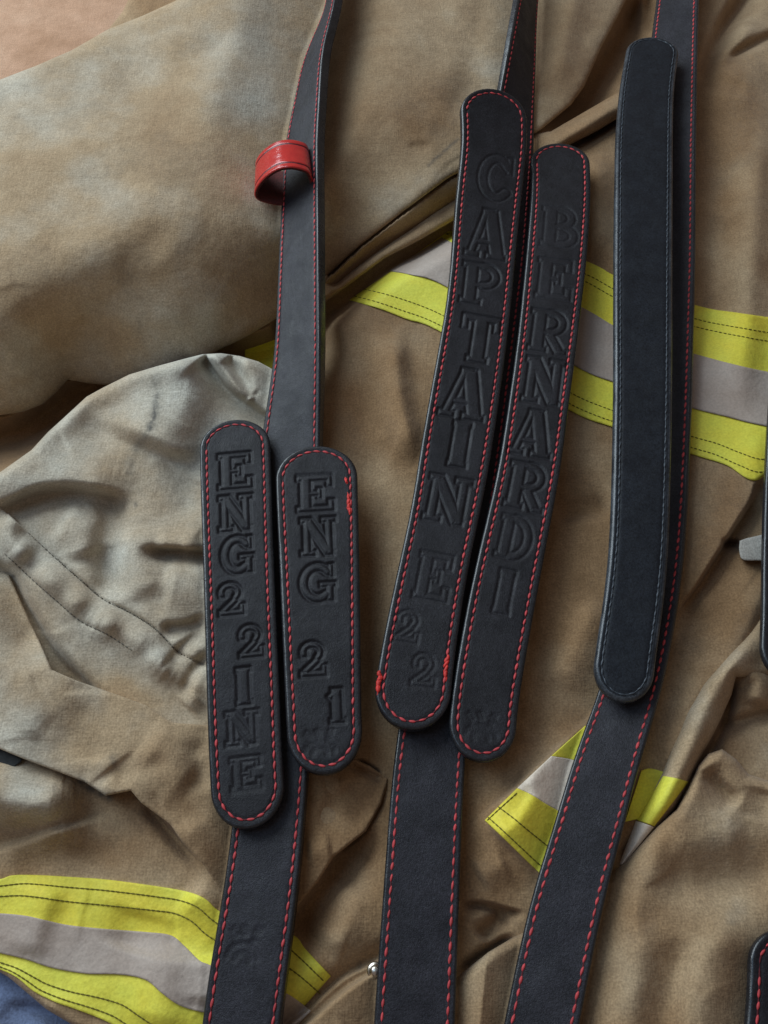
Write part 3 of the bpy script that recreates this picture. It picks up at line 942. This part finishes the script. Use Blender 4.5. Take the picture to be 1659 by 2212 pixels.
GLY = {
 'E': [(.27,.02,.27,.98,.28),(.04,.92,.95,.92,.15),(.04,.08,.98,.08,.15),(.3,.5,.64,.5,.13),(.88,.98,.88,.68,.15),(.91,.02,.91,.32,.15),(.62,.36,.62,.64,.12)],
 'N': [(.2,.02,.2,.98,.19),(.8,.02,.8,.98,.19),(.2,.93,.8,.07,.27),(.02,.08,.42,.08,.14),(.02,.92,.3,.92,.14),(.6,.92,1,.92,.14)],
 'I': [(.5,.02,.5,.98,.38),(.22,.08,.78,.08,.15),(.22,.92,.78,.92,.15)],
 'T': [(.5,.02,.5,.98,.30),(.25,.07,.75,.07,.14),(.03,.92,.97,.92,.16),(.10,.98,.10,.66,.14),(.90,.98,.90,.66,.14)],
 'A': [(.16,.08,.46,.94,.14),(.80,.04,.56,.96,.28),(.25,.33,.75,.33,.12),(0,.07,.36,.07,.14),(.52,.07,1,.07,.14),(.36,.94,.66,.94,.12)],
 'P': [(.27,.02,.27,.98,.27),(.04,.08,.54,.08,.14),(.04,.92,.56,.92,.14),(.3,.47,.56,.47,.13)] + arc(.55,.695,.30,.225,-90,90,.18),
 'R': [(.27,.02,.27,.98,.27),(.04,.08,.50,.08,.14),(.04,.92,.56,.92,.14),(.3,.47,.56,.47,.13),(.52,.44,.82,.07,.21),(.70,.07,1,.07,.13)] + arc(.53,.695,.30,.225,-90,90,.18),
 'B': [(.27,.02,.27,.98,.27),(.04,.08,.58,.08,.14),(.04,.92,.54,.92,.14),(.3,.51,.56,.51,.12)] + arc(.52,.715,.28,.20,-90,90,.18) + arc(.56,.29,.32,.21,-90,90,.19),
 'D': [(.27,.02,.27,.98,.27),(.04,.08,.50,.08,.14),(.04,.92,.50,.92,.14)] + arc(.46,.5,.41,.42,-90,90,.21, 12),
 'C': [(.88,.62,.88,.98,.13)] + arc(.52,.5,.40,.41,40,320,.22, 16),
 'G': [(.84,.02,.84,.44,.2),(.56,.44,1,.44,.13),(.88,.64,.88,.98,.13)] + arc(.50,.5,.38,.41,42,310,.23, 16),
 '2': [(.72,.50,.22,.14,.2),(.08,.10,.95,.10,.18),(.90,.02,.90,.34,.14),(.10,.66,.32,.66,.2)] + arc(.48,.70,.30,.22,190,-45,.20, 10),
 '1': [(.56,.02,.56,.98,.36),(.24,.08,.88,.08,.15),(.55,.90,.22,.70,.2)],
 '+': [(.10,.86,.26,.66,.12),(.42,.92,.50,.72,.11),(.80,.90,.92,.86,.10),(.72,.62,.80,.56,.08)] + arc(.5,.10,.44,.42,12,168,.08) + arc(.5,.08,.22,.22,10,170,.09),
}

def stadium_dist(x, y, hw, L, r):
    """distance inside the strip's outline (round ends of radius r along the run)"""
    e = hw - np.abs(x)
    ye = np.where(y < r, (r - y) / r, np.where(y > L - r, (y - (L - r)) / r, 0.0))
    rr = np.sqrt((np.abs(x) / hw) ** 2 + ye ** 2)
    return np.where(ye > 0, (1 - rr) * hw, e)

def strip(name, fr, mat, parent, thick, round_ends, res, edge=1.3, groove=3.4, letters=(), rim_mat=None, y0=0.0, y1=None):
    """solid leather strip on the frame; letters are pressed into its top"""
    y1 = fr.len if y1 is None else y1
    Lr = y1 - y0
    hw0 = float(np.mean(fr.hw))
    if round_ends:
        n = max(40, int(Lr / res))
        r = hw0
        t = np.linspace(0, 1, n)
        k = 26
        a = (1 - np.cos(np.linspace(0, math.pi / 2, k))) * r
        ys = np.r_[a, np.linspace(r, Lr - r, max(10, int((Lr - 2 * r) / res)))[1:-1], Lr - a[::-1]]
        ye = np.where(ys < r, (r - ys) / r, np.where(ys > Lr - r, (ys - (Lr - r)) / r, 0.0))
        fac = np.sqrt(np.clip(1 - ye ** 2, 0.0004, 1))
    else:
        ys = np.linspace(0, Lr, max(40, int(Lr / res)))
        r = 1e-6
        fac = np.ones_like(ys)
    ys = ys + y0
    hw = fr.half(ys)
    e = np.array([0, .06, .2, .45, .8, 1.2, 1.7, 2.3]) * 0.001 / hw0
    m = max(6, int(2 * hw0 * (1 - e[-1]) / res))
    s = np.r_[-1 + e, np.linspace(-1 + e[-1], 1 - e[-1], m)[1:-1], 1 - e[::-1]]
    X = (hw * fac)[:, None] * s[None, :]
    Y = np.repeat(ys[:, None], len(s), 1)
    HW = np.repeat(hw[:, None], len(s), 1)
    if round_ends:
        dist = np.clip(stadium_dist(X, Y - y0, HW, Lr, r), 0, None)
    else:
        dist = HW - np.abs(X)
    ed = edge * 0.001
    q = np.clip(dist / ed, 0, 1)
    Z = -ed * (1 - np.sqrt(np.clip(1 - (1 - q) ** 2, 0, 1)))
    Z -= 0.00045 * np.exp(-((dist - groove * 0.001) / 0.0009) ** 2)
    xm, ym = X * 1000, Y * 1000
    for (ch, cx, cy, w, h, dep) in letters:
        gx = (xm - cx) / w + 0.5
        gy = -(ym - cy) / h + 0.5
        near = (np.abs(gx - 0.5) < 0.8) & (np.abs(gy - 0.5) < 0.8)
        if not near.any():
            continue
        sd = np.full(X.shape, 9.0)
        sx, sy = gx[near] * w, gy[near] * h
        best = np.full(sx.shape, 9.0)
        for b in GLY[ch]:
            if b[0] == 'arc':
                best = np.minimum(best, arc_sd(sx, sy, b, w, h))
                continue
            best = np.minimum(best, box_sd(sx, sy, (b[0] * w, b[1] * h, b[2] * w, b[3] * h, b[4] * (w + h) / 2)))
        sd[near] = best
        Z -= dep * 0.001 * (1.0 * np.exp(-(sd / 1.08) ** 2) + 0.14 * smoothstep((0.4 - sd) / 0.8))
        Z += dep * 0.00006 * np.exp(-((sd - 1.6) / 0.7) ** 2)
    top = fr.at(X, Y, Z)
    Zb = -thick * 0.001 + ed * 0.8 * (1 - np.sqrt(np.clip(1 - (1 - q) ** 2, 0, 1)))
    bot = fr.at(X, Y, Zb)
    nr, nc = X.shape
    co = np.vstack([top.reshape(-1, 3), bot.reshape(-1, 3)])
    k = np.arange(nr * nc).reshape(nr, nc)
    f = [np.stack([k[:-1, :-1], k[1:, :-1], k[1:, 1:], k[:-1, 1:]], -1).reshape(-1, 4)]
    kb_ = k + nr * nc
    f.append(np.stack([kb_[:-1, :-1], kb_[:-1, 1:], kb_[1:, 1:], kb_[1:, :-1]], -1).reshape(-1, 4))
    loop = np.r_[k[:, 0], k[-1, 1:], k[::-1, -1][1:], k[0, ::-1][1:-1]]
    lb = loop + nr * nc
    f.append(np.stack([loop, lb, np.roll(lb, -1), np.roll(loop, -1)], -1))
    rim = (dist[:-1, :-1] + dist[1:, 1:] + dist[1:, :-1] + dist[:-1, 1:]) / 4 < edge * 0.00085
    mi = np.r_[rim.reshape(-1).astype(int), np.zeros(f[1].shape[0], int), np.ones(f[2].shape[0], int)]
    return mesh_obj(name, co, np.vstack(f), None, parent, mats=[mat, rim_mat or M['edge']], midx=mi)

def stitch_row(fr, path, pitch=5.5, length=4.2, wid=1.5, hgt=0.95, zoff=-0.25, jitter=0.12):
    """threads along a path of (x, y) in mm on the strip; returns verts, faces, material index"""
    p = np.asarray(path)
    L = np.r_[0, np.cumsum(np.hypot(*np.diff(p, axis=0).T))]
    Vv, Ff, Mi = [], [], []
    def blob(t0, t1, w, hh, mi, slant):
        b = len(Vv)
        ts = np.linspace(t0, t1, 7)
        x = np.interp(ts, L, p[:, 0]); y = np.interp(ts, L, p[:, 1])
        tx, ty = np.gradient(x), np.gradient(y)
        ln = np.hypot(tx, ty) + 1e-9
        nx, ny = -ty / ln, tx / ln
        prof = np.array([0.15, 0.72, 0.95, 1.0, 0.95, 0.72, 0.15])
        sl = np.linspace(-1, 1, 7) * slant
        for i in range(7):
            for a in range(6):
                w_ = a * 2 * math.pi / 6
                ox = (math.cos(w_) * w / 2 * prof[i] + sl[i])
                oz = math.sin(w_) * hh / 2 * prof[i] + zoff + 0.25 * hh
                Vv.append(((x[i] + nx[i] * ox) * 0.001, (y[i] + ny[i] * ox) * 0.001, oz * 0.001))
        for i in range(6):
            for a in range(6):
                Ff.append((b + i * 6 + a, b + i * 6 + (a + 1) % 6, b + i * 6 + 6 + (a + 1) % 6, b + i * 6 + 6 + a))
                Mi.append(mi)
    t = random.uniform(0, pitch)
    while t + length < L[-1]:
        j = random.uniform(-jitter, jitter)
        blob(t, t + length * random.uniform(0.88, 1.06), wid * random.uniform(0.82, 1.12), hgt, 0, 0.22 + j)
        t += pitch
    # the darker thread that dips between the stitches
    t = 0.0
    while t < L[-1] - 3:
        blob(t, min(t + 14, L[-1]), wid * 0.62, hgt * 0.5, 1, 0)
        t += 13
    return Vv, Ff, Mi

def stitching(name, fr, paths, parent, main, dark, **kw):
    Vs, Fs, Ms = [], [], []
    for p in paths:
        v, f, mi = stitch_row(fr, p, **kw)
        o = len(Vs)
        Vs += v
        Fs += [tuple(q + o for q in x) for x in f]
        Ms += mi
    a = np.array(Vs)
    co = fr.at(a[:, 0], a[:, 1], a[:, 2])
    return mesh_obj(name, co, np.array(Fs), None, parent, mats=[main, dark], midx=Ms)

def loop_path(fr, inset, n=120):
    """stitch line round a strip with round ends, mm"""
    L = fr.len * 1000
    r = float(np.mean(fr.hw)) * 1000
    pts = []
    ys = np.linspace(r, L - r, 80)
    hw = fr.half(ys / 1000) * 1000 - inset
    pts += [(-h, y) for h, y in zip(hw, ys)]
    for a in np.linspace(0, math.pi, 30)[1:-1]:
        pts.append((-math.cos(a) * hw[-1], L - r + math.sin(a) * (r - inset)))
    pts += [(h, y) for h, y in zip(hw[::-1], ys[::-1])]
    for a in np.linspace(0, math.pi, 30)[1:-1]:
        pts.append((math.cos(a) * hw[0], r - math.sin(a) * (r - inset)))
    pts.append(pts[0])
    return pts

FR = {}
def radio_strap(key, label):
    fr = Frame(STRAPS[key])
    FR[key] = fr
    root = empty('radio_strap', tuple(P(*STRAPS[key][len(STRAPS[key]) // 2][:3]) - np.array((0, 0, 0.006))), label, 'strap', 'black leather straps laid across the coat')
    let = []
    if key == 'a':                                         # a faint stamped mark low on this strap
        x, y = fr.local(P(527, 2040, 1))
        let = [('+', x * 1000, y * 1000, 17, 18, 0.4)]
    strip('band', fr, M['strap_leather'], root, 8.0 if key == 'a' else 6.0, False, 0.0008 if let else 0.0026, edge=1.6, groove=3.6, letters=let)
    ys = np.linspace(2, fr.len * 1000 - 2, 260)
    hw = fr.half(ys / 1000) * 1000
    for sgn in (-1, 1):
        stitching('stitching', fr, [[(sgn * (h - 3.6), y) for h, y in zip(hw, ys)]], root, M['thread'], M['thread_dark'])
    return root

radio_strap('a', 'long black strap with red stitching passing through the red leather loop')
radio_strap('b', 'long black strap with red stitching running down the middle under two stamped tags')
radio_strap('c', 'long black strap with red stitching under the plain unstamped black tag')

def tag(key, label, letters, mat, thread, dark, thick=5.0, group='leather tags lying on the straps', stitch=None, inset=4.4, extra=(), edge=1.8):
    head, stn, tail = TAGS[key]
    fr = Frame(stn, head, tail)
    FR[key] = fr
    mid = stn[len(stn) // 2]
    root = empty('leather_tag', tuple(P((mid[0] + mid[3]) / 2, mid[1], mid[2] - thick)), label, 'leather tag', group)
    let = []
    for (ch, u, v, w, h, dep) in letters:
        hh = (mid[2] + mid[5]) / 2
        x, y = fr.local(P(u, v, hh))
        ya = fr.local(P(u, v - h / 2, hh))[1]
        yb = fr.local(P(u, v + h / 2, hh))[1]
        xa = fr.local(P(u - w / 2, v, hh))[0]
        xb = fr.local(P(u + w / 2, v, hh))[0]
        let.append((ch, x * 1000, y * 1000, (xb - xa) * 1000, (yb - ya) * 1000, dep))
    strip('tag_body', fr, mat, root, thick, True, 0.00046 if letters else 0.0011, edge=edge, groove=inset, letters=let, rim_mat=M['highlight_edge'] if key == 'blank' else None)
    stitching('stitching', fr, [loop_path(fr, inset)], root, thread, dark, **(stitch or {}))
    for (u0, v0, u1, v1, w) in extra:                      # frayed, doubled thread
        a = fr.local(P(u0, v0, mid[2])); b = fr.local(P(u1, v1, mid[2]))
        n = 7
        pts = [(1000 * (a[0] + (b[0] - a[0]) * k / n) + random.uniform(-.5, .5), 1000 * (a[1] + (b[1] - a[1]) * k / n)) for k in range(n + 1)]
        stitching('thread_knot', fr, [pts, [(x + random.uniform(-.7, .7), y) for x, y in pts]], root, M['thread_bright'], M['thread_bright'], pitch=3.0, length=4.4, wid=w, hgt=1.5, jitter=0.9)
    return root

tag('engine', 'longer left tag of the left pair, stamped E N G 2 2 I N E',
    [('E',507,1016,78,80,1.0),('N',509,1107,76,80,1.0),('G',513,1198,71,82,1.0),('2',498,1294,61,72,0.95),('2',541,1385,59,72,0.95),('I',526,1482,56,84,0.85),('N',523,1572,74,76,0.65),('E',531,1671,71,74,0.55)],
    M['leather'], M['thread'], M['thread_dark'])
tag('eng', 'shorter right tag of the left pair, stamped ENG 21',
    [('E',680,1065,85,79,1.0),('N',687,1158,79,85,1.0),('G',686,1258,78,83,0.95),('2',675,1424,63,77,0.9),('1',725,1524,50,78,0.95),('+',690,1603,74,62,0.4)],
    M['leather'], M['thread'], M['thread_dark'], thick=5.5, extra=[(746,1030,750,1046,1.7),(750,1062,756,1112,1.8)])
tag('captain', 'long tag on the middle strap stamped CAPTAIN, frayed red thread at its foot',
    [('C',1066,398,78,92,0.45),('A',1050,510,90,103,0.65),('P',1038,616,92,92,0.7),('T',1036,732,90,104,0.85),('A',1003,849,100,112,0.85),('I',994,958,74,105,0.85),('N',968,1078,100,106,0.7),('E',936,1244,80,108,0.45),('2',880,1352,58,72,0.4),('2',915,1447,58,74,0.4)],
    M['leather'], M['thread'], M['thread_dark'], thick=6.5, extra=[(822,1446,816,1500,2.4),(968,1408,962,1470,2.2)])
tag('bern', 'tag on the middle strap beside the CAPTAIN tag, stamped with a surname',
    [('B',1209,490,84,90,0.35),('E',1197,602,80,92,0.5),('R',1185,715,88,96,0.65),('N',1175,822,90,104,0.75),('A',1150,934,92,104,0.8),('R',1137,1050,90,108,0.75),('D',1112,1162,80,100,0.5),('I',1090,1278,66,104,0.55),('+',1040,1568,76,66,0.3)],
    M['leather'], M['thread'], M['thread_dark'], thick=5.5)
tag('blank', 'plain smooth black tag with black stitching and no lettering, arched over the right strap',
    [], M['leather_smooth'], M['black_thread'], M['black_thread'], thick=7.0, stitch=dict(wid=1.2, hgt=0.9, zoff=-0.30), inset=4.0, edge=2.8)
tag('edge', 'black leather tag end cut off by the frame beside the grey tab', [], M['leather'], M['thread'], M['thread_dark'])
tag('corner', 'rounded black tag end with red stitching in the bottom corner', [], M['leather'], M['thread'], M['thread_dark'])

# ------------------------------------------------------------------ red keeper loop on the left strap
def keeper():
    # mouth of the loop, in an upright plane across the strap
    mouth = [(677,392),(668,372),(648,363),(622,360),(596,366),(572,382),(555,402),(549,420),(556,433),(578,441),(608,446),(640,444),(664,436),(676,416)]
    Y0 = P(600, 441, 1)[1]
    pts = []
    for u, v in mouth:
        x = (u - CU) / FPX; y = -(v - CV) / FPX
        c, s = math.cos(TILT), math.sin(TILT)
        t = Y0 / (c * y + s)
        pts.append((x * t, (s * y - c) * t + CAMH + ZS))
    p = np.array(smooth_pts(pts + [pts[0]], 6))[:-1]
    n = len(p)
    cen = p.mean(0)
    tn = np.roll(p, -1, 0) - np.roll(p, 1, 0)
    tn /= np.linalg.norm(tn, axis=1)[:, None]
    nrm = np.stack([tn[:, 1], -tn[:, 0]], -1)
    if ((p - cen) * nrm).sum() < 0:
        nrm = -nrm
    wdt = 0.036
    th = 0.0026
    # cross-section of the leather: run along the loop's axis, out from the loop
    sec = []
    for a in np.linspace(0, wdt, 60):
        e = min(a, wdt - a)
        z = 0.0
        if e < 0.0009:
            z -= 0.0009 - math.sqrt(max(0, 0.0009 ** 2 - (0.0009 - e) ** 2))
        for gpos in (0.0058, wdt - 0.0058):
            z -= 0.0009 * math.exp(-((a - gpos) / 0.0007) ** 2)
        sec.append((a, z))
    inner = [(wdt, -th), (wdt / 2, -th), (0, -th)]
    sec = sec + inner
    vs = []
    for (a, z) in sec:
        k = 1 - 0.05 * a / wdt
        q = cen + (p - cen) * k + nrm * z
        q = q + np.array((0.0006 * a / wdt, 0))
        for i in range(n):
            zq = p[:, 1].min() + (q[i, 1] - p[:, 1].min()) * (1 - 0.10 * a / wdt)
            vs.append((q[i, 0] - 0.10 * a, Y0 + a, zq - 0.05 * a))
    ns = len(sec)
    fs, mi = [], []
    for j in range(ns):
        a_ = sec[j][0]
        m_ = 2 if j >= 60 or j == ns - 1 else (1 if min(abs(a_ - 0.0058), abs(a_ - wdt + 0.0058)) < 0.0007 else 0)
        for i in range(n):
            mi.append(m_)
            fs.append((j * n + i, j * n + (i + 1) % n, ((j + 1) % ns) * n + (i + 1) % n, ((j + 1) % ns) * n + i))
    o = mesh_obj('keeper_loop', np.array(vs), np.array(fs), None, mats=[M['red_leather'], M['red_crease'], M['red_inner']], midx=mi)
    o['label'] = 'glossy red leather keeper loop around the left strap'
    o['category'] = 'strap loop'
keeper()
